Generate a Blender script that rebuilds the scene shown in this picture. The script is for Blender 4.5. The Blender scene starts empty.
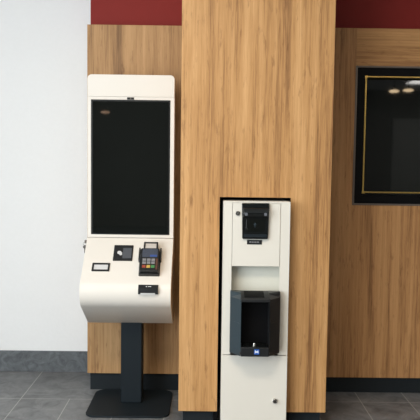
import bpy, bmesh, math, random
from mathutils import Vector, Matrix
random.seed(4)
SC = bpy.context.scene
COL = SC.collection

# ------------------------------------------------------------------ materials
def newmat(name):
    m = bpy.data.materials.new(name); m.use_nodes = True
    nt = m.node_tree; b = nt.nodes['Principled BSDF']
    return m, nt, b

def plain(name, col, rough=0.5, metal=0.0, spec=0.5, coat=0.0, noise=0.0, bump=0.0, nscale=60, emit=None, es=0):
    m, nt, b = newmat(name)
    b.inputs['Roughness'].default_value = rough
    b.inputs['Metallic'].default_value = metal
    b.inputs['Specular IOR Level'].default_value = spec
    b.inputs['Coat Weight'].default_value = coat
    b.inputs['Coat Roughness'].default_value = 0.03
    if emit:
        b.inputs['Emission Color'].default_value = (*emit, 1)
        b.inputs['Emission Strength'].default_value = es
    tc = nt.nodes.new('ShaderNodeTexCoord')
    nz = nt.nodes.new('ShaderNodeTexNoise')
    nz.inputs['Scale'].default_value = nscale; nz.inputs['Detail'].default_value = 4
    nt.links.new(tc.outputs['Object'], nz.inputs['Vector'])
    mx = nt.nodes.new('ShaderNodeMix'); mx.data_type = 'RGBA'
    mx.inputs['A'].default_value = (*[c * (1 - noise) for c in col], 1)
    mx.inputs['B'].default_value = (*[min(1, c * (1 + noise)) for c in col], 1)
    nt.links.new(nz.outputs['Fac'], mx.inputs['Factor'])
    nt.links.new(mx.outputs['Result'], b.inputs['Base Color'])
    if bump:
        bp = nt.nodes.new('ShaderNodeBump'); bp.inputs['Strength'].default_value = bump
        bp.inputs['Distance'].default_value = 0.002
        nt.links.new(nz.outputs['Fac'], bp.inputs['Height'])
        nt.links.new(bp.outputs['Normal'], b.inputs['Normal'])
    return m

def wood(name, dark, mid, light, off=(0, 0, 0), horizontal=False):
    m, nt, b = newmat(name)
    N = nt.nodes; L = nt.links
    tc = N.new('ShaderNodeTexCoord')
    def mapped(sc, o=(0, 0, 0)):
        mp = N.new('ShaderNodeMapping')
        s = (sc[2], sc[1], sc[0]) if horizontal else sc
        mp.inputs['Scale'].default_value = s
        mp.inputs['Location'].default_value = tuple(off[i] + o[i] for i in range(3))
        L.new(tc.outputs['Object'], mp.inputs['Vector']); return mp
    def noise(sc, det, rough, dist, o=(0, 0, 0)):
        n = N.new('ShaderNodeTexNoise'); n.inputs['Scale'].default_value = 1
        n.inputs['Detail'].default_value = det; n.inputs['Roughness'].default_value = rough
        n.inputs['Distortion'].default_value = dist
        L.new(mapped(sc, o).outputs['Vector'], n.inputs['Vector']); return n
    broad = noise((13, 2, 0.55), 3, .55, .5)
    streak = noise((70, 8, 1.6), 6, .68, .35, (3, 1, 7))
    fibre = noise((230, 30, 9), 3, .6, .2, (9, 1, 2))
    knot = noise((60, 6, 10), 4, .6, .25, (5, 5, 1))
    r = N.new('ShaderNodeValToRGB')
    e = r.color_ramp.elements
    e[0].position = 0.38; e[0].color = (*dark, 1)
    e[1].position = 0.64; e[1].color = (*light, 1)
    x = e.new(0.48); x.color = (*mid, 1)
    def math_(op, a, bb):
        q = N.new('ShaderNodeMath'); q.operation = op
        for i, v in enumerate((a, bb)):
            if isinstance(v, (int, float)): q.inputs[i].default_value = v
            else: L.new(v, q.inputs[i])
        return q.outputs[0]
    s = math_('ADD', math_('MULTIPLY', broad.outputs['Fac'], .44), math_('MULTIPLY', streak.outputs['Fac'], .38))
    s = math_('ADD', s, math_('MULTIPLY', fibre.outputs['Fac'], .18))
    L.new(s, r.inputs['Fac'])
    kr = N.new('ShaderNodeMapRange'); kr.inputs['From Min'].default_value = .58; kr.inputs['From Max'].default_value = .74
    kr.inputs['To Min'].default_value = 0; kr.inputs['To Max'].default_value = .5
    L.new(knot.outputs['Fac'], kr.inputs['Value'])
    mx = N.new('ShaderNodeMix'); mx.data_type = 'RGBA'
    L.new(kr.outputs[0], mx.inputs['Factor']); L.new(r.outputs['Color'], mx.inputs['A'])
    mx.inputs['B'].default_value = (dark[0] * .62, dark[1] * .5, dark[2] * .45, 1)
    L.new(mx.outputs['Result'], b.inputs['Base Color'])
    b.inputs['Roughness'].default_value = .5
    b.inputs['Specular IOR Level'].default_value = .3
    bp = N.new('ShaderNodeBump'); bp.inputs['Strength'].default_value = .12; bp.inputs['Distance'].default_value = .001
    L.new(fibre.outputs['Fac'], bp.inputs['Height']); L.new(bp.outputs['Normal'], b.inputs['Normal'])
    return m

def tiles(name, grout=True):
    m, nt, b = newmat(name); N = nt.nodes; L = nt.links
    tc = N.new('ShaderNodeTexCoord')
    n1 = N.new('ShaderNodeTexNoise'); n1.inputs['Scale'].default_value = 9 if grout else 16; n1.inputs['Detail'].default_value = 8
    n1.inputs['Roughness'].default_value = .65; n1.inputs['Distortion'].default_value = 1.2
    L.new(tc.outputs['Object'], n1.inputs['Vector'])
    r = N.new('ShaderNodeValToRGB'); e = r.color_ramp.elements
    e[0].position = .3; e[0].color = (.085, .090, .095, 1) if grout else (.050, .056, .062, 1)
    e[1].position = .72; e[1].color = (.23, .238, .245, 1) if grout else (.145, .158, .168, 1)
    L.new(n1.outputs['Fac'], r.inputs['Fac'])
    out = r.outputs['Color']
    if grout:
        mp = N.new('ShaderNodeMapping'); mp.inputs['Location'].default_value = (1.012 + .2689 * 40, -3.46 + .54 * 40, 0)
        L.new(tc.outputs['Object'], mp.inputs['Vector'])
        br = N.new('ShaderNodeTexBrick'); br.offset = 0; br.squash = 1
        br.inputs['Scale'].default_value = 1; br.inputs['Mortar Size'].default_value = .0030
        br.inputs['Mortar Smooth'].default_value = .3
        br.inputs['Brick Width'].default_value = .2689; br.inputs['Row Height'].default_value = .54
        br.inputs['Color1'].default_value = (.96, .96, .96, 1); br.inputs['Color2'].default_value = (1.04, 1.04, 1.04, 1); br.inputs['Mortar'].default_value = (1, 1, 1, 1)
        L.new(mp.outputs['Vector'], br.inputs['Vector'])
        mu = N.new('ShaderNodeMix'); mu.data_type = 'RGBA'; mu.blend_type = 'MULTIPLY'; mu.inputs['Factor'].default_value = 1
        L.new(out, mu.inputs['A']); L.new(br.outputs['Color'], mu.inputs['B'])
        mx = N.new('ShaderNodeMix'); mx.data_type = 'RGBA'
        # the tile at the wall left of the panelling is a double one, without a joint
        sx = N.new('ShaderNodeSeparateXYZ'); L.new(tc.outputs['Object'], sx.inputs[0])
        def cmp_(o, op, v):
            q = N.new('ShaderNodeMath'); q.operation = op; L.new(o, q.inputs[0]); q.inputs[1].default_value = v; return q.outputs[0]
        def mul(a_, b_):
            q = N.new('ShaderNodeMath'); q.operation = 'MULTIPLY'; L.new(a_, q.inputs[0]); L.new(b_, q.inputs[1]); return q.outputs[0]
        dbl = mul(mul(cmp_(sx.outputs[0], 'GREATER_THAN', -.9), cmp_(sx.outputs[0], 'LESS_THAN', -.6)), cmp_(sx.outputs[1], 'GREATER_THAN', 3.466))
        inv = N.new('ShaderNodeMath'); inv.operation = 'SUBTRACT'; inv.inputs[0].default_value = .8; L.new(dbl, inv.inputs[1]); inv.use_clamp = True
        L.new(mul(br.outputs['Fac'], inv.outputs[0]), mx.inputs['Factor']); L.new(mu.outputs['Result'], mx.inputs['A'])
        mx.inputs['B'].default_value = (.40, .40, .385, 1)
        out = mx.outputs['Result']
        # a few worn chalky scuffs on the tiles
        n2 = N.new('ShaderNodeTexNoise'); n2.inputs['Scale'].default_value = 22; n2.inputs['Detail'].default_value = 3
        L.new(tc.outputs['Object'], n2.inputs['Vector'])
        k = N.new('ShaderNodeMapRange'); k.inputs['From Min'].default_value = .70; k.inputs['From Max'].default_value = .78
        k.inputs['To Max'].default_value = .35
        L.new(n2.outputs['Fac'], k.inputs['Value'])
        m2 = N.new('ShaderNodeMix'); m2.data_type = 'RGBA'; L.new(k.outputs[0], m2.inputs['Factor'])
        L.new(out, m2.inputs['A']); m2.inputs['B'].default_value = (.5, .5, .5, 1); out = m2.outputs['Result']
    L.new(out, b.inputs['Base Color'])
    b.inputs['Roughness'].default_value = .42
    bp = N.new('ShaderNodeBump'); bp.inputs['Strength'].default_value = .1; bp.inputs['Distance'].default_value = .002
    L.new(n1.outputs['Fac'], bp.inputs['Height']); L.new(bp.outputs['Normal'], b.inputs['Normal'])
    return m

M = {}
M['wood_center'] = wood('oak_veneer', (.23, .108, .041), (.455, .240, .090), (.63, .365, .158))
M['wood_left'] = wood('oak_veneer_left', (.19, .098, .041), (.37, .208, .088), (.52, .312, .145), (7.3, 2, 1.4))
M['wood_right'] = wood('oak_veneer_right', (.22, .102, .040), (.44, .225, .088), (.60, .335, .145), (3.1, 4, 5.9))
M['wood_header'] = wood('oak_veneer_header', (.26, .120, .045), (.46, .240, .092), (.62, .345, .145), (1.7, 9, 2.3), True)
M['white_wall'] = plain('white_plaster', (.80, .81, .81), .8, noise=.02, bump=.35, nscale=45)
M['red'] = plain('dark_red_paint', (.205, .018, .014), .6, spec=.2, noise=.05, nscale=20, bump=.1)
M['floor'] = tiles('grey_slate_tile')
M['skirt'] = tiles('grey_skirting_tile', False)
M['plinth'] = plain('anthracite_laminate', (.015, .019, .022), .55, spec=.15, noise=.15)
M['black_lam'] = plain('black_laminate', (.004, .004, .0045), .5, spec=.1, noise=.1)
M['cream'] = plain('cream_powder_coat', (.74, .70, .635), .42, noise=.012, nscale=200)
M['cream2'] = plain('warm_white_sheet_metal', (.70, .665, .59), .42, noise=.012, nscale=200)
M['niche'] = plain('niche_back_panel', (.70, .69, .60), .35, noise=.02)
M['seam'] = plain('seam_grey', (.30, .26, .22), .7)
M['screen'] = plain('black_screen_glass', (.004, .005, .004), .03, noise=.1, nscale=3)
M['gloss_black'] = plain('gloss_black_plastic', (.006, .007, .007), .06, spec=.5, noise=.1)
M['bezel'] = plain('black_bezel', (.008, .009, .009), .4, spec=.3)
M['steel_black'] = plain('black_powder_coat', (.009, .014, .018), .6, spec=.2, noise=.15, nscale=150)
M['slate'] = plain('slate_plastic', (.026, .042, .052), .35, noise=.06)  # blue-grey holds the left cheek's reflected daylight; the arrow mark shares it
M['dark_plastic'] = plain('dark_plastic', (.012, .013, .014), .35, spec=.35, noise=.1)
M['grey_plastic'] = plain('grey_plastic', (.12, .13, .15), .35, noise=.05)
M['reader_grey'] = plain('reader_grey', (.075, .082, .095), .3, noise=.05)
M['light_grey'] = plain('light_grey_plastic', (.60, .60, .60), .35)
M['paper'] = plain('thermal_paper', (.50, .46, .42), .6)
M['label_white'] = plain('label_white', (.80, .80, .80), .4)
M['chrome'] = plain('chrome', (.62, .60, .56), .22, metal=1)
M['dark_steel'] = plain('dark_steel', (.13, .12, .11), .35, metal=.9)
M['brown_metal'] = plain('bronze_metal', (.15, .125, .105), .42, metal=.35)
M['gold'] = plain('brass_trim', (.62, .42, .12), .28, metal=.9)
M['blue'] = plain('blue_badge', (.010, .09, .40), .35)
M['lcd'] = plain('lcd_screen', (.055, .065, .09), .2, noise=.2, nscale=150)
M['lcd_blue'] = plain('lcd_blue', (.04, .08, .26), .2)
M['red_key'] = plain('red_key', (.30, .055, .03), .45)
M['yellow_key'] = plain('yellow_key', (.50, .33, .07), .45)
M['green_key'] = plain('green_key', (.06, .22, .07), .45)
M['grey_key'] = plain('grey_key', (.21, .21, .22), .45)
M['maroon'] = plain('maroon_keys', (.09, .035, .02), .45)
M['ceiling'] = plain('ceiling_paint', (.75, .75, .73), .9)
M['room_wall'] = plain('room_paint', (.17, .165, .155), .8)
M['reflection_panel_grey'] = plain('reflection_panel_grey', (.36, .36, .34), .6)
M['alu'] = plain('anthracite_aluminium', (.05, .05, .055), .4, metal=.4)

# ------------------------------------------------------------------ builders
def box(bm, x0, x1, y0, y1, z0, z1, mat=None):
    vs = [bm.verts.new((x, y, z)) for x in (x0, x1) for y in (y0, y1) for z in (z0, z1)]
    for q in ((0, 1, 3, 2), (4, 6, 7, 5), (0, 4, 5, 1), (2, 3, 7, 6), (0, 2, 6, 4), (1, 5, 7, 3)):
        bm.faces.new([vs[i] for i in q])
    if mat is not None:
        for v in vs: v.co = mat @ v.co
    return vs

def prism(bm, pts, a, b, axis='x', mat=None):
    """closed outline extruded along an axis; pts are the two other coordinates in order"""
    def mk(p, t):
        return {'x': (t, p[0], p[1]), 'y': (p[0], t, p[1]), 'z': (p[0], p[1], t)}[axis]
    A = [bm.verts.new(mk(p, a)) for p in pts]; B = [bm.verts.new(mk(p, b)) for p in pts]
    n = len(pts)
    bm.faces.new(A); bm.faces.new(B[::-1])
    for i in range(n):
        bm.faces.new([A[i], B[i], B[(i + 1) % n], A[(i + 1) % n]])
    if mat is not None:
        for v in A + B: v.co = mat @ v.co
    return A + B

def rrect(x0, x1, z0, z1, r, n=8, corners=(1, 1, 1, 1)):
    """rounded rectangle, corners: bl, br, tr, tl"""
    pts = []
    cs = [((x0, z0), 180, corners[0], 1, 1), ((x1, z0), 270, corners[1], -1, 1), ((x1, z1), 0, corners[2], -1, -1), ((x0, z1), 90, corners[3], 1, -1)]
    for (cx, cz), a0, on, sx, sz in cs:
        if not on: pts.append((cx, cz)); continue
        rr = r
        for k in range(n + 1):
            a = math.radians(a0 + 90 * k / n)
            pts.append((cx + sx * rr + rr * math.cos(a), cz + sz * rr + rr * math.sin(a)))
    return pts

def cyl(bm, c, axis, r, h, n=24, mat=None, r2=None):
    axis = Vector(axis).normalized(); c = Vector(c)
    rot = axis.to_track_quat('Z', 'Y').to_matrix().to_4x4()
    T = Matrix.Translation(c) @ rot
    if mat is not None: T = mat @ T
    bmesh.ops.create_cone(bm, cap_ends=True, segments=n, radius1=r, radius2=r if r2 is None else r2, depth=h, matrix=T)

def torus(bm, c, R, r, plane='xz', n=24, k=8, a0=0, a1=360, mat=None):
    full = abs(a1 - a0) >= 360
    rings = []
    steps = n if full else n + 1
    for i in range(steps):
        a = math.radians(a0 + (a1 - a0) * i / n); ring = []
        for j in range(k):
            b = 2 * math.pi * j / k
            d = R + r * math.cos(b); h = r * math.sin(b)
            p = {'xz': (d * math.cos(a), h, d * math.sin(a)), 'yz': (h, d * math.cos(a), d * math.sin(a)), 'xy': (d * math.cos(a), d * math.sin(a), h)}[plane]
            v = Vector(p) + Vector(c)
            if mat is not None: v = mat @ v
            ring.append(bm.verts.new(v))
        rings.append(ring)
    for i in range(n if full else n):
        A = rings[i]; B = rings[(i + 1) % steps]
        if not full and i == n: break
        for j in range(k):
            bm.faces.new([A[j], A[(j + 1) % k], B[(j + 1) % k], B[j]])
    if not full:
        bm.faces.new(rings[0]); bm.faces.new(rings[-1][::-1])

def obj(name, bm, mat, parent=None, bevel=0.0, seg=3, smooth=True, label=None, angle=35, origin=None):
    bmesh.ops.remove_doubles(bm, verts=bm.verts, dist=1e-6)
    bmesh.ops.recalc_face_normals(bm, faces=bm.faces)
    off = Vector((0, 0, 0)); q = parent
    while q is not None: off += q.location; q = q.parent
    o_world = Vector(origin) if origin else off.copy()
    for v in bm.verts: v.co -= o_world
    me = bpy.data.meshes.new(name); bm.to_mesh(me); bm.free()
    o = bpy.data.objects.new(name, me); COL.objects.link(o)
    o.location = o_world - off
    if parent: o.parent = parent
    me.materials.append(M[mat] if isinstance(mat, str) else mat)
    if bevel:
        md = o.modifiers.new('bevel', 'BEVEL'); md.width = bevel; md.segments = seg; md.limit_method = 'ANGLE'; md.angle_limit = math.radians(angle)
        md.harden_normals = False
    if smooth:
        for p in me.polygons: p.use_smooth = True
        try: me.set_sharp_from_angle(angle=math.radians(38))
        except Exception: pass
    if label: o['label'] = label
    return o

def B(name, dims, mat, parent=None, **k):
    bm = bmesh.new(); box(bm, *dims); return obj(name, bm, mat, parent, **k)

def thing(name, loc, label, cat, group=None):
    o = bpy.data.objects.new(name, None); COL.objects.link(o); o.location = loc
    o.empty_display_size = .1
    o['label'] = label; o['category'] = cat
    if group: o['group'] = group
    return o

def struct(o): o['kind'] = 'structure'; return o

# ------------------------------------------------------------------ setting
RX0, RX1, RY0, RY1, RZ = -3.2, 6.0, -6.6, 3.93, 2.95
struct(B('floor', (RX0, RX1, RY0, RY1 + .1, -.08, 0), 'floor', smooth=False))
struct(B('ceiling', (RX0, RX1, RY0, RY1 + .1, RZ, RZ + .1), 'ceiling', smooth=False))
struct(B('wall_back', (RX0, RX1, RY1, RY1 + .12, 0, RZ), 'white_wall', smooth=False))
struct(B('baseboard_left', (RX0 + .02, -.664, RY1 - .012, RY1, 0, .131), 'skirt', bevel=.0015, smooth=False))
# side wall with a wide shop window: the daylight comes in here
bm = bmesh.new()
box(bm, RX0 - .2, RX0, RY0, -4.6, 0, RZ); box(bm, RX0 - .2, RX0, 1.4, RY1, 0, RZ)
box(bm, RX0 - .2, RX0, -4.6, 1.4, 0, .25); box(bm, RX0 - .2, RX0, -4.6, 1.4, 2.75, RZ)
struct(obj('wall_left', bm, 'white_wall', smooth=False))
bm = bmesh.new()
for y in (-4.6, -2.62, -.64, 1.34): box(bm, RX0 - .12, RX0 - .06, y, y + .06, .25, 2.75)
for z in (.25, 2.69): box(bm, RX0 - .12, RX0 - .06, -4.6, 1.4, z, z + .06)
struct(obj('window_2', bm, 'alu', smooth=False))
struct(B('wall_right', (RX1, RX1 + .15, RY0, RY1, 0, RZ), 'room_wall', smooth=False))
struct(B('wall_front', (RX0, RX1, RY0 - .15, RY0, 0, RZ), 'room_wall', smooth=False))

struct(B('reflection_panel_1', (4.0, 4.65, RY0, RY0 + .05, .02, 2.35), 'reflection_panel_grey', smooth=False))  # unseen pale slab added to give a light band in the window's reflection
# wood panelling left of the pier
PY = 3.60
lp = struct(B('wall_panel_left', (-.671, -.125, PY, PY + .019, .101, 2.066), 'wood_left', bevel=.0008, smooth=False))
struct(B('wall_lower_left', (-.670, -.127, PY + .0195, RY1, .101, 2.064), 'wood_left', smooth=False))
struct(B('baseboard_panel_left', (-.658, -.107, PY + .018, RY1, 0, .1005), 'plinth', smooth=False))
# red upper wall, set back over both panels
struct(B('wall_upper', (-.664, RX1, 3.665, RY1, 2.067, RZ), 'red', smooth=False))
# wood pier with the cabinet recess
CY = 3.06
OX0, OX1, OZ = .064, .402, 1.147
bm = bmesh.new()
pts = [(-.126, .096), (OX0, .096), (OX0, OZ), (OX1, OZ), (OX1, .096), (.595, .096), (.595, RZ), (-.126, RZ)]
prism(bm, pts, CY, CY + .019, 'y')
box(bm, -.126, -.107, CY + .019, PY + .3, .096, RZ)
box(bm, .576, .595, CY + .019, PY + .3, .096, RZ)
struct(obj('wall_center', bm, 'wood_center', smooth=False))
bm = bmesh.new()
box(bm, OX0 - .019, OX0 - .0005, CY + .0195, 3.5, 0, OZ + .02)
box(bm, OX1 + .0005, OX1 + .019, CY + .0195, 3.5, 0, OZ + .02)
box(bm, OX0 - .019, OX1 + .019, 3.5, 3.52, 0, OZ + .02)
box(bm, OX0 - .0005, OX1 + .0005, CY + .0195, 3.5, OZ, OZ + .02)
for z0, z1, xa, xb in ((0.0, OZ, OX0 - .001, OX0 + .0005), (0.0, OZ, OX1 - .0005, OX1 + .001)):
    box(bm, xa, xb, CY - .0005, CY + .02, z0, z1)
box(bm, OX0, OX1, CY - .0005, CY + .02, OZ - .0005, OZ + .001)
struct(obj('trim_1', bm, 'black_lam', smooth=False))
bm = bmesh.new()
box(bm, -.105, OX0 - .02, CY + .03, CY + .05, 0, .0955)
box(bm, OX1 + .02, .574, CY + .03, CY + .05, 0, .0955)
struct(obj('baseboard_center', bm, 'plinth', smooth=False))
# right panelling: left stile, horizontal-grain header, field under the window
WX0, WX1, WZ0, WZ1 = .820, 1.92, 1.085, 1.861
PR = 2.3
bm = bmesh.new()
box(bm, .595, WX0 + .002, PY, PY + .019, .092, 2.066)
box(bm, WX0 + .002, PR, PY, PY + .019, .092, WZ0 + .001)
box(bm, WX1 - .002, PR, PY, PY + .019, WZ0 + .001, 2.066)
struct(obj('wall_panel_right', bm, 'wood_right', smooth=False))
struct(B('wall_header_right', (WX0 + .0025, WX1 - .0025, PY, PY + .019, WZ1 - .001, 2.066), 'wood_header', smooth=False))
bm = bmesh.new()
box(bm, .596, PR, PY + .02, RY1, 0, WZ0 - .02); box(bm, .596, PR, PY + .02, RY1, WZ1 + .02, 2.064)
box(bm, .596, WX0 - .02, PY + .02, RY1, WZ0 - .02, WZ1 + .02); box(bm, WX1 + .02, PR, PY + .02, RY1, WZ0 - .02, WZ1 + .02)
struct(obj('wall_lower_right', bm, 'black_lam', smooth=False))
struct(B('baseboard_panel_right', (.597, PR, PY + .016, PY + .0195, 0, .0915), 'plinth', smooth=False))

# window in the right panel
win = bpy.data.objects.new('window_1', None); COL.objects.link(win); win.location = ((WX0 + WX1) / 2, PY, WZ0); struct(win)
def frame_pts(bm, x0, x1, z0, z1, w, y0, y1):
    box(bm, x0, x0 + w, y0, y1, z0, z1); box(bm, x1 - w, x1, y0, y1, z0, z1)
    box(bm, x0 + w, x1 - w, y0, y1, z0, z0 + w); box(bm, x0 + w, x1 - w, y0, y1, z1 - w, z1)
bm = bmesh.new(); frame_pts(bm, WX0, WX1, WZ0, WZ1, .010, PY - .004, PY + .05)
obj('window_frame', bm, 'brown_metal', win, smooth=False, bevel=.001)
bm = bmesh.new(); frame_pts(bm, WX0 + .010, WX1 - .010, WZ0 + .010, WZ1 - .010, .046, PY + .004, PY + .06)
obj('inner_frame', bm, 'black_lam', win, smooth=False)
gx0, gx1, gz0, gz1 = WX0 + .056, WX1 - .056, WZ0 + .056, WZ1 - .056
bm = bmesh.new(); frame_pts(bm, gx0, gx1, gz0 + .014, gz1, .007, PY - .002, PY + .040)
for x in (gx0 - .002, gx1 - .014):
    for z in (gz0 + .010, gz1 - .012): box(bm, x, x + .016, PY - .004, PY + .006, z, z + .014)
obj('brass_trim', bm, 'gold', win, smooth=False, bevel=.001)
obj_p = bmesh.new(); box(obj_p, gx0, gx1, PY + .054, PY + .060, gz0, gz1); obj('glass_pane', obj_p, 'screen', win, smooth=False)

# ------------------------------------------------------------------ kiosk
KX0, KX1 = -.627, -.174
KXC = (KX0 + KX1) / 2
K = thing('self_service_kiosk', (KXC, 3.40, 0), 'tall cream self-service ordering kiosk with black portrait screen on a black pedestal', 'kiosk')
# base plate + column
bm = bmesh.new(); prism(bm, rrect(-.615, -.180, 3.20, 3.594, .055), .001, .010, 'z')
bp_ = obj('base_plate', bm, 'steel_black', K, bevel=.002)
bm = bmesh.new(); box(bm, -.4515, -.338, 3.382, 3.482, .010, .60)
obj('column', bm, 'steel_black', K, bevel=.006)
# head housing with rounded top corners, hollow at the screen
HY = 3.37
bm = bmesh.new(); prism(bm, rrect(KX0, KX1, .9105, 1.763, .022, corners=(0, 0, 1, 1)), HY + .006, HY + .115, 'y')
obj('head_housing', bm, 'cream', K, bevel=.002)
bm = bmesh.new(); prism(bm, rrect(KX0, KX1, 1.650, 1.763, .022, corners=(0, 0, 1, 1)), HY, HY + .0055, 'y')
obj('top_cover', bm, 'cream', K, bevel=.0012)
SX0, SX1, SZ0, SZ1 = -.609, -.194, .927, 1.634
bm = bmesh.new()
zt = 1.6488
box(bm, KX0, SX0, HY, HY + .0055, .912, zt); box(bm, SX1, KX1, HY, HY + .0055, .912, zt)
box(bm, SX0, SX1, HY, HY + .0055, .912, SZ0); box(bm, SX0, SX1, HY, HY + .0055, SZ1, zt)
obj('screen_surround', bm, 'cream', K, smooth=False)
bm = bmesh.new(); box(bm, SX0 + .0004, SX1 - .0004, HY + .0008, HY + .0058, SZ0 + .0004, SZ1 - .0004)
scr = obj('touch_screen', bm, 'bezel', K, smooth=False)
B('display_glass', (SX0 + .009, SX1 - .009, HY - .0004, HY + .0006, SZ0 + .006, SZ1 - .009), 'screen', scr, smooth=False)
bm = bmesh.new(); box(bm, -.4205, -.3845, HY - .0015, HY + .001, 1.635, 1.6465)
cam_ = obj('camera_module', bm, 'bezel', K, smooth=False)
bm = bmesh.new(); box(bm, -.405, -.399, HY - .002, HY - .0012, 1.637, 1.6445); obj('sensor_window', bm, 'brown_metal', cam_, smooth=False)
# console: sloping desk, rounded nose, receding underside
A = Vector((HY, .909)); Np = Vector((3.108, .636)); Bt = Vector((3.385, .450))
def fillet(P0, P1, P2, r, n=12):
    d0 = (P0 - P1).normalized(); d2 = (P2 - P1).normalized()
    ang = d0.angle(d2); t = r / math.tan(ang / 2)
    c = P1 + (d0 + d2).normalized() * (r / math.sin(ang / 2))
    a = P1 + d0 * t - c; b = P1 + d2 * t - c
    th = a.angle(b); out = []
    for k in range(n + 1):
        w0 = math.sin(th * (1 - k / n)) / math.sin(th); w1 = math.sin(th * k / n) / math.sin(th)
        out.append(tuple(c + a * w0 + b * w1))
    return out
nose = fillet(A, Np, Bt, .085, 18)
prof = [tuple(A)] + nose + [tuple(Bt), (3.485, .450), (3.485, .909)]
bm = bmesh.new(); prism(bm, prof, KX0 - .002, KX1 + .001, 'x')
obj('console', bm, 'cream', K, bevel=.0015)
# slope frame: x along X, v down the slope, n outward
s_ = Vector((0, Np.x - A.x, Np.y - A.y)).normalized(); n_ = Vector((0, s_.z, -s_.y))
if n_.y > 0: n_ = -n_
SL = Matrix.Identity(4)
for i in range(3):
    SL[i][0] = (1, 0, 0)[i]; SL[i][1] = s_[i] * 1.045; SL[i][2] = n_[i]
SL[0][3], SL[1][3], SL[2][3] = 0, A.x, A.y
def SB(name, x0, x1, v0, v1, n0, n1, mat, parent, r=0.0, **k):
    bm = bmesh.new()
    if r: prism(bm, rrect(x0, x1, v0, v1, r, 5), n0, n1, 'z', SL)
    else: box(bm, x0, x1, v0, v1, n0, n1, SL)
    return obj(name, bm, mat, parent, **k)
# barcode scanner window
sc_ = SB('contactless_reader', -.479, -.379, .047, .142, -.004, .004, 'dark_plastic', K, r=.003, bevel=.001)
SB('reader_panel', -.431, -.386, .066, .128, .004, .0048, 'reader_grey', sc_)
bm = bmesh.new(); prism(bm, rrect(-.459, -.439, .084, .103, .0075, 5), .004, .0050, 'z', SL)
prism(bm, rrect(-.448, -.434, .092, .110, .005, 5), .004, .0048, 'z', SL)
obj('contactless_symbol', bm, 'light_grey', sc_)
# framed coin / receipt window
nf = bmesh.new()
for d in ((-.580, -.490, .157, .166), (-.580, -.490, .196, .205), (-.580, -.571, .166, .196), (-.499, -.490, .166, .196)):
    box(nf, *d, -.003, .004, SL)
fr = obj('ticket_window_frame', nf, 'dark_plastic', K, smooth=False)
SB('ticket_window', -.571, -.499, .166, .196, -.003, .0015, 'light_grey', fr, label='pale grey window pane')
# receipt printer on the nose
rp = SB('receipt_printer', -.335, -.236, .281, .308, -.012, .0045, 'dark_plastic', K, bevel=.001)
# lower half of the printer follows the nose downwards
bm = bmesh.new()
w0 = SL @ Vector((0, .308, .0045)); w1 = SL @ Vector((0, .308, -.012))
prism(bm, [(w0.y, w0.z), (w0.y - .002, w0.z - .024), (w0.y + .02, w0.z - .024), (w1.y, w1.z)], -.335, -.236, 'x')
lowp = obj('paper_outlet', bm, 'dark_plastic', rp, smooth=False)
bm = bmesh.new(); box(bm, -.322, -.250, w0.y - .0075, w0.y + .004, w0.z - .0245, w0.z - .018)
obj('tear_bar', bm, 'light_grey', rp, smooth=False)
bm = bmesh.new()
for x in (-.297, -.285, -.277): box(bm, x, x + .006, .290, .2935, .0045, .0050, SL)
obj('printer_marking', bm, 'label_white', rp, smooth=False)
# terminal cradle belonging to the kiosk
bm = bmesh.new()
box(bm, -.3395, -.233, .088, .229, -.004, .006, SL)
box(bm, -.345, -.338, .080, .150, -.004, .030, SL); box(bm, -.236, -.229, .080, .150, -.004, .030, SL)
box(bm, -.336, -.236, .2255, .2305, -.004, .020, SL)
obj('terminal_cradle', bm, 'dark_plastic', K, bevel=.0015)
# lock on the kiosk's side
bm = bmesh.new(); cyl(bm, (-.637, 3.40, .884), (1, 0, 0), .0095, .018, 20)
box(bm, -.6465, -.6285, 3.388, 3.398, .876, .892)
lk = obj('side_lock', bm, 'brown_metal', K, smooth=True)

# payment terminal
tp = SL @ Vector((-.287, .16, .006))
T = thing('payment_terminal', tp, 'small black card payment terminal with coloured keys, seated on the kiosk console', 'payment terminal')
bm = bmesh.new()
V = prism(bm, rrect(-.336, -.2375, .086, .224, .010, 6), .0065, .036, 'z', SL)
obj('terminal_body', bm, 'dark_plastic', T, bevel=.003)
SB('side_strip', -.3375, -.3345, .120, .205, .012, .030, 'grey_plastic', T)
d = SB('display', -.325, -.247, .092, .142, .0362, .0375, 'lcd', T, bevel=.0005)
SB('status_bar', -.285, -.249, .128, .140, .0375, .0379, 'lcd_blue', d)
kp = SB('keypad', -.325, -.249, .148, .218, .0362, .0370, 'dark_plastic', T)
for r_, (v0, v1) in enumerate(((.1515, .1655), (.1690, .1830), (.1900, .2060))):
    for c_ in range(3):
        x0 = -.3215 + c_ * .0225
        mt = 'grey_key' if r_ < 2 else ('red_key', 'yellow_key', 'green_key')[c_]
        SB('key', x0, x0 + .0185, v0, v1, .0370, .0400, mt, kp, bevel=.0008, seg=2,
           label=None if r_ < 2 else ('red key', 'yellow key', 'green key')[c_])
SB('function_strip', -.2540, -.2440, .150, .214, .0362, .0372, 'maroon', T)
# printer cover with the paper showing
bm = bmesh.new()
for d_ in ((-.322, -.314, .050, .088), (-.256, -.248, .050, .088), (-.314, -.256, .050, .057)):
    box(bm, *d_, .020, .040, SL)
obj('paper_cover', bm, 'dark_plastic', T, bevel=.003)
bm = bmesh.new(); box(bm, -.314, -.256, .0572, .086, .022, .036, SL)
obj('paper_roll', bm, 'paper', T, bevel=.002)

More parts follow.
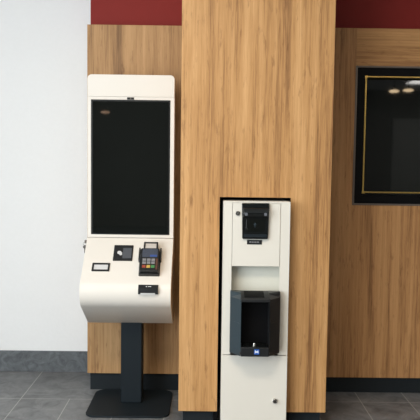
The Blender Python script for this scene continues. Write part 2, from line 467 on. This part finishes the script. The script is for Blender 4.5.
# key hanging at the lock
KY = thing('key', (-.6475, 3.40, .8), 'small metal key hanging from the lock on the kiosk side', 'key')
bm = bmesh.new()
torus(bm, (-.6475, 3.400, .872), .0085, .0012, 'xz', 20, 6)
obj('key_ring', bm, 'chrome', KY)
bm = bmesh.new()
cyl(bm, (-.6475, 3.400, .8555), (0, 1, 0), .0095, .003, 20)
box(bm, -.6505, -.6445, 3.3985, 3.4015, .822, .8495)
box(bm, -.6455, -.6425, 3.3985, 3.4015, .828, .831); box(bm, -.6455, -.6430, 3.3985, 3.4015, .835, .838)
obj('blade', bm, 'dark_steel', KY)

# ------------------------------------------------------------------ dispenser cabinet
FY = 2.995
CX0, CX1, CZ1 = .080, .394, 1.133
D = thing('dispenser_cabinet', ((CX0 + CX1) / 2, FY + .2, 0), 'slim off-white metal cabinet standing in the recess of the wood pier', 'cabinet')
UX0, UX1 = .1215, .3485      # upper opening
DZ = .397
bm = bmesh.new()
box(bm, CX0, CX0 + .006, FY + .002, 3.45, .02, CZ1 - .001)            # side sheets
box(bm, CX1 - .006, CX1, FY + .002, 3.45, .02, CZ1 - .001)
box(bm, CX0 + .006, CX1 - .006, FY + .002, 3.45, CZ1 - .008, CZ1 - .001)
box(bm, CX0 + .006, CX1 - .006, FY + .002, 3.45, .02, .028)
box(bm, CX0 + .006, CX1 - .006, 3.44, 3.45, .028, CZ1 - .008)
obj('cabinet_body', bm, 'cream2', D, smooth=False)
bm = bmesh.new()
prism(bm, [(CX0, DZ + .003), (UX0, DZ + .003), (UX0, 1.126), (UX1, 1.126), (UX1, DZ + .003), (CX1, DZ + .003)] +
      [(CX1 - .012 + .012 * math.cos(math.radians(a)), CZ1 - .012 + .012 * math.sin(math.radians(a))) for a in range(0, 91, 15)] + [(CX0, CZ1)],
      FY, FY + .0018, 'y')
obj('front_frame', bm, 'cream2', D, smooth=False)
for x in (CX0 + .02, CX1 - .05):
    for y in (FY + .03, 3.38):
        B('foot', (x, x + .03, y, y + .03, .0, .0199), 'dark_plastic', D, smooth=False)
# lower door
ld = B('lower_door', (CX0, CX1, FY - .004, FY + .0018, .022, DZ), 'cream2', D, bevel=.001)
bm = bmesh.new(); cyl(bm, (.338, FY - .008, .179), (0, 1, 0), .0115, .009, 28)
lo = obj('door_lock', bm, 'chrome', ld, bevel=.001)
bm = bmesh.new(); cyl(bm, (.338, FY - .0145, .179), (0, 1, 0), .0065, .006, 20); box(bm, .3365, .3395, FY - .022, FY - .0125, .171, .187)
obj('keyhole', bm, 'dark_steel', lo)
# upper door
ud = B('upper_door', (UX0 + .002, UX1 - .001, FY - .003, FY + .012, .826, 1.124), 'cream2', D, bevel=.0012)
bm = bmesh.new(); cyl(bm, (.1475, FY - .005, 1.076), (0, 1, 0), .0105, .008, 28)
lo = obj('door_lock', bm, 'dark_steel', ud, bevel=.001)
bm = bmesh.new(); cyl(bm, (.1475, FY - .0095, 1.076), (0, 1, 0), .006, .002, 20); obj('keyhole', bm, 'chrome', lo)
# glossy black sensor head
bm = bmesh.new()
pr = [(.169, .961), (.173, .957), (.285, .957), (.289, .961), (.293, 1.122), (.291, 1.1245), (.167, 1.1245), (.165, 1.122)]
prism(bm, pr, FY - .018, FY - .0031, 'y')
sh = obj('sensor_housing', bm, 'gloss_black', ud, bevel=.003)
bm = bmesh.new()
prof2 = [(FY - .018, 1.106), (FY - .028, 1.101), (FY - .036, 1.090), (FY - .039, 1.076), (FY - .036, 1.064), (FY - .030, 1.060), (FY - .024, 1.064), (FY - .018, 1.064)]
prism(bm, prof2, .172, .287, 'x'); obj('hood', bm, 'gloss_black', ud, bevel=.004)
bm = bmesh.new(); prism(bm, rrect(.186, .272, .992, 1.052, .010, 6), FY - .0200, FY - .0180, 'y'); obj('sensor_window', bm, 'screen', ud, bevel=.001)
bm = bmesh.new(); prism(bm, [(.226, 1.012), (.229, 1.012), (.229, 1.024), (.234, 1.024), (.2275, 1.034), (.221, 1.024), (.226, 1.024)], FY - .0204, FY - .0200, 'y'); obj('arrow_symbol', bm, 'slate', ud, smooth=False)
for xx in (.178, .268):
    bm = bmesh.new(); prism(bm, rrect(xx, xx + .013, 1.068, 1.082, .004, 4), FY - .0405, FY - .0370, 'y'); obj('hood_glint', bm, 'grey_plastic', ud)  # small grey pads standing in for glossy highlights on the hood
bm = bmesh.new(); box(bm, .176, .284, FY - .0195, FY - .0180, .966, .980)
obj('lens_strip', bm, 'steel_black', ud, smooth=False)
lb = B('label_plate', (.1925, .2630, FY - .0050, FY - .0031, .930, .9515), 'dark_plastic', ud, smooth=False)
bm = bmesh.new()
for x0, x1 in ((.203, .213), (.215, .224), (.226, .237), (.239, .249)): box(bm, x0, x1, FY - .0054, FY - .0050, .9385, .9440)
obj('label_marking', bm, 'grey_key', lb, smooth=False)
# niche above the unit
bm = bmesh.new()
box(bm, CX0 + .0065, CX1 - .0065, FY + .060, FY + .063, DZ + .003, .840)
box(bm, CX0 + .0065, CX1 - .0065, FY + .002, FY + .060, .826, .829)
obj('niche_back', bm, 'niche', D, smooth=False)
# black dispenser unit
ux0, ux1, uz0, uz1 = .117, .350, .422, .717
U0 = bmesh.new()
yb, ym, yf = FY - .001, FY - .045, FY - .105
hx0, hx1 = .164, .296          # cavity
fl_, fr_ = .150, .309          # outer edge of the front frame
box(U0, ux0 + .003, ux1 - .003, yb - .012, yb, uz0 + .01, uz1 - .0068)                        # back plate
prism(U0, [(hx0, yf), (hx0, yb), (hx0 - .004, yb), (hx0 - .004, yf + .006)], uz0 + .012, .690, 'z')
prism(U0, [(hx1, yf), (hx1, yb), (hx1 + .004, yb), (hx1 + .004, yf + .006)], uz0 + .012, .690, 'z')
box(U0, hx0, hx1, yf, yb, uz0 + .012, .464)                                            # base lip
unit = obj('dispenser_unit', U0, 'dark_plastic', D, bevel=.002, label='black touch-free dispenser with open bay and angled side cheeks')
def cheek(x_out, x_in, nm, m_):
    bm = bmesh.new()
    zs = [(uz0 + .0, .90), (uz0 + .025, 1), (.575, 1), (.5755, .985), (.577, .985), (.5775, 1), (.688, 1), (.706, .62), (.7105, .5)]
    rings = []
    for z, k in zs:
        yy = yb + (yf - .002 - yb) * k; ym_ = yb + (ym - yb) * k
        rings.append([bm.verts.new(p) for p in ((x_out, yb, z), (x_out, ym_, z), (x_in, yy, z), (x_in, yb, z))])
    for a, b in zip(rings, rings[1:]):
        for i in range(4): bm.faces.new([a[i], a[(i + 1) % 4], b[(i + 1) % 4], b[i]])
    bm.faces.new(rings[0]); bm.faces.new(rings[-1][::-1])
    return obj(nm, bm, m_, unit, smooth=False, bevel=.0008)
cheek(ux0, hx0 + .0005, 'side_cheek', 'slate')  # left cheek paler than the right: daylight sheen put into its colour
cheek(ux1, hx1 - .0005, 'side_cheek', 'dark_plastic')
bm = bmesh.new()
prism(bm, [(yb - .002, .7105), (yb - .055, .706), (yf + .002, .690), (yf, .676), (yb - .002, .676)], .1605, .2995, 'x')
tc_ = obj('unit_cover', bm, 'dark_plastic', unit, bevel=.0015)
bm = bmesh.new()
prism(bm, [(yb - .012, .7122), (yb - .050, .7085), (yb - .088, .6965), (yb - .086, .6930), (yb - .012, .7060)], .180, .272, 'x')
obj('refill_hatch', bm, 'black_lam', unit, bevel=.001)
B('bay_back', (hx0 - .001, hx1 + .001, yb - .020, yb - .0125, .462, .678), 'black_lam', unit, smooth=False)
bm = bmesh.new()
prism(bm, rrect(.172, .288, yf + .006, yb - .022, .010, 5), .4642, .4685, 'z')
obj('drip_tray', bm, 'gloss_black', unit)
bm = bmesh.new()
bmesh.ops.create_uvsphere(bm, u_segments=20, v_segments=12, radius=.0078, matrix=Matrix.Translation((.229, yf + .020, .4765)))
cyl(bm, (.229, yf + .020, .4715), (0, 0, 1), .010, .006, 20)
obj('nozzle_button', bm, 'chrome', unit)
# front badge
bm = bmesh.new(); prism(bm, [(.1648, uz0 + .001), (.2952, uz0 + .001), (.2952, .466), (.1648, .466)], yf - .0035, yf + .003, 'y')
lip = obj('front_lip', bm, 'dark_plastic', unit, bevel=.003)
bm = bmesh.new(); prism(bm, rrect(.2265, .2505, .4345, .4585, .002, 3), yf - .0052, yf - .004, 'y')
bd = obj('badge', bm, 'blue', unit, smooth=False, label='blue square badge')
bm = bmesh.new()
yy0, yy1 = yf - .0057, yf - .0052
box(bm, .2305, .2335, yy0, yy1, .440, .453); box(bm, .2435, .2465, yy0, yy1, .440, .453)
prism(bm, [(.2335, .453), (.2385, .448), (.2435, .453), (.2435, .449), (.2385, .444), (.2335, .449)], yy0, yy1, 'y')
box(bm, .2335, .2435, yy0 + .0001, yy1, .443, .445)
obj('badge_mark', bm, 'label_white', bd, smooth=False)

# ------------------------------------------------------------------ lamps in the room (seen mirrored in the dark panes)
M['lamp_warm'] = plain('lamp_warm', (.9, .8, .6), .5, emit=(1, .74, .45), es=14)
M['lamp_white'] = plain('lamp_white', (.9, .9, .9), .5, emit=(1, .97, .92), es=14)
M['lamp_dim'] = plain('lamp_dim', (.7, .5, .35), .5, emit=(1, .60, .38), es=3.5)
def pendant(x, y, z, which, mt='lamp_warm', grp='pendant lamps mirrored in the window'):
    t = thing('pendant_lamp', (x, y, z), which, 'lamp', grp)
    bm = bmesh.new(); bmesh.ops.create_uvsphere(bm, u_segments=24, v_segments=14, radius=1, matrix=Matrix.Translation((x, y, z)) @ Matrix.Diagonal((.075, .072, .022, 1)))
    obj('bulb', bm, mt, t)
    bm = bmesh.new(); cyl(bm, (x, y, z + .045), (0, 0, 1), .03, .04, 20, r2=.012); obj('lamp_cap', bm, 'alu', t)
    bm = bmesh.new(); cyl(bm, (x, y, (z + .065 + RZ) / 2), (0, 0, 1), .004, RZ - z - .065, 8); obj('cord', bm, 'alu', t)
pendant(2.77, -2.3, 2.43, 'left one of two warm lamps mirrored in the dark window pane')
pendant(2.98, -2.3, 2.445, 'right one of two warm lamps mirrored in the dark window pane')
pendant(-1.70, -4.0, 2.155, 'dim warm lamp mirrored in the upper left of the kiosk screen', 'lamp_dim', None)
t = thing('ceiling_light', (4.6, -4.9, RZ), 'white rectangular ceiling light mirrored in the top right of the dark window pane', 'lamp')
B('light_frame', (3.80, 5.34, -5.29, -4.51, RZ - .02, RZ - .0005), 'alu', t, smooth=False)
B('diffuser', (3.84, 5.3, -5.25, -4.55, RZ - .028, RZ - .0201), 'lamp_white', t, smooth=False)

# ------------------------------------------------------------------ light
def area(name, loc, rot, sx, sy, power, col):
    l = bpy.data.lights.new(name, 'AREA'); l.shape = 'RECTANGLE'; l.size = sx; l.size_y = sy; l.energy = power; l.color = col
    o = bpy.data.objects.new(name, l); COL.objects.link(o); o.location = loc; o.rotation_euler = [math.radians(a) for a in rot]; return o
area('window_daylight', (RX0 - .02, -1.6, 1.5), (0, -90, 0), 2.4, 5.8, 320, (.88, .95, 1.0))
area('ceiling_fill', (-.5, .9, RZ - .03), (0, 0, 0), 1.2, .6, 50, (1, .86, .70))  # unseen source added as warm fill on the fronts
area('ceiling_fill', (1.3, -.6, RZ - .03), (0, 0, 0), .6, .6, 20, (1, .76, .50))  # unseen warm fill added for the panelling on the right
w = bpy.data.worlds.new('world'); SC.world = w; w.use_nodes = True
w.node_tree.nodes['Background'].inputs['Color'].default_value = (.75, .87, 1, 1)
w.node_tree.nodes['Background'].inputs['Strength'].default_value = 1.0

# ------------------------------------------------------------------ camera
cd = bpy.data.cameras.new('camera'); cam = bpy.data.objects.new('camera', cd); COL.objects.link(cam)
R = Matrix(((.99990945, -.01225943, -.00554907), (-.0046759, .07013857, -.9975263), (.0126183, .99746192, .07007489)))
cam.matrix_world = Matrix.Translation((0, 0, 1.30)) @ R.to_4x4()
cd.sensor_width = 36; cd.sensor_fit = 'HORIZONTAL'; cd.lens = 640 / 420 * 36; cd.clip_start = .05
SC.camera = cam
vs = SC.view_settings
vs.view_transform = 'Standard'; vs.look = 'None'; vs.gamma = 1; vs.use_curve_mapping = False; vs.exposure = 0.14
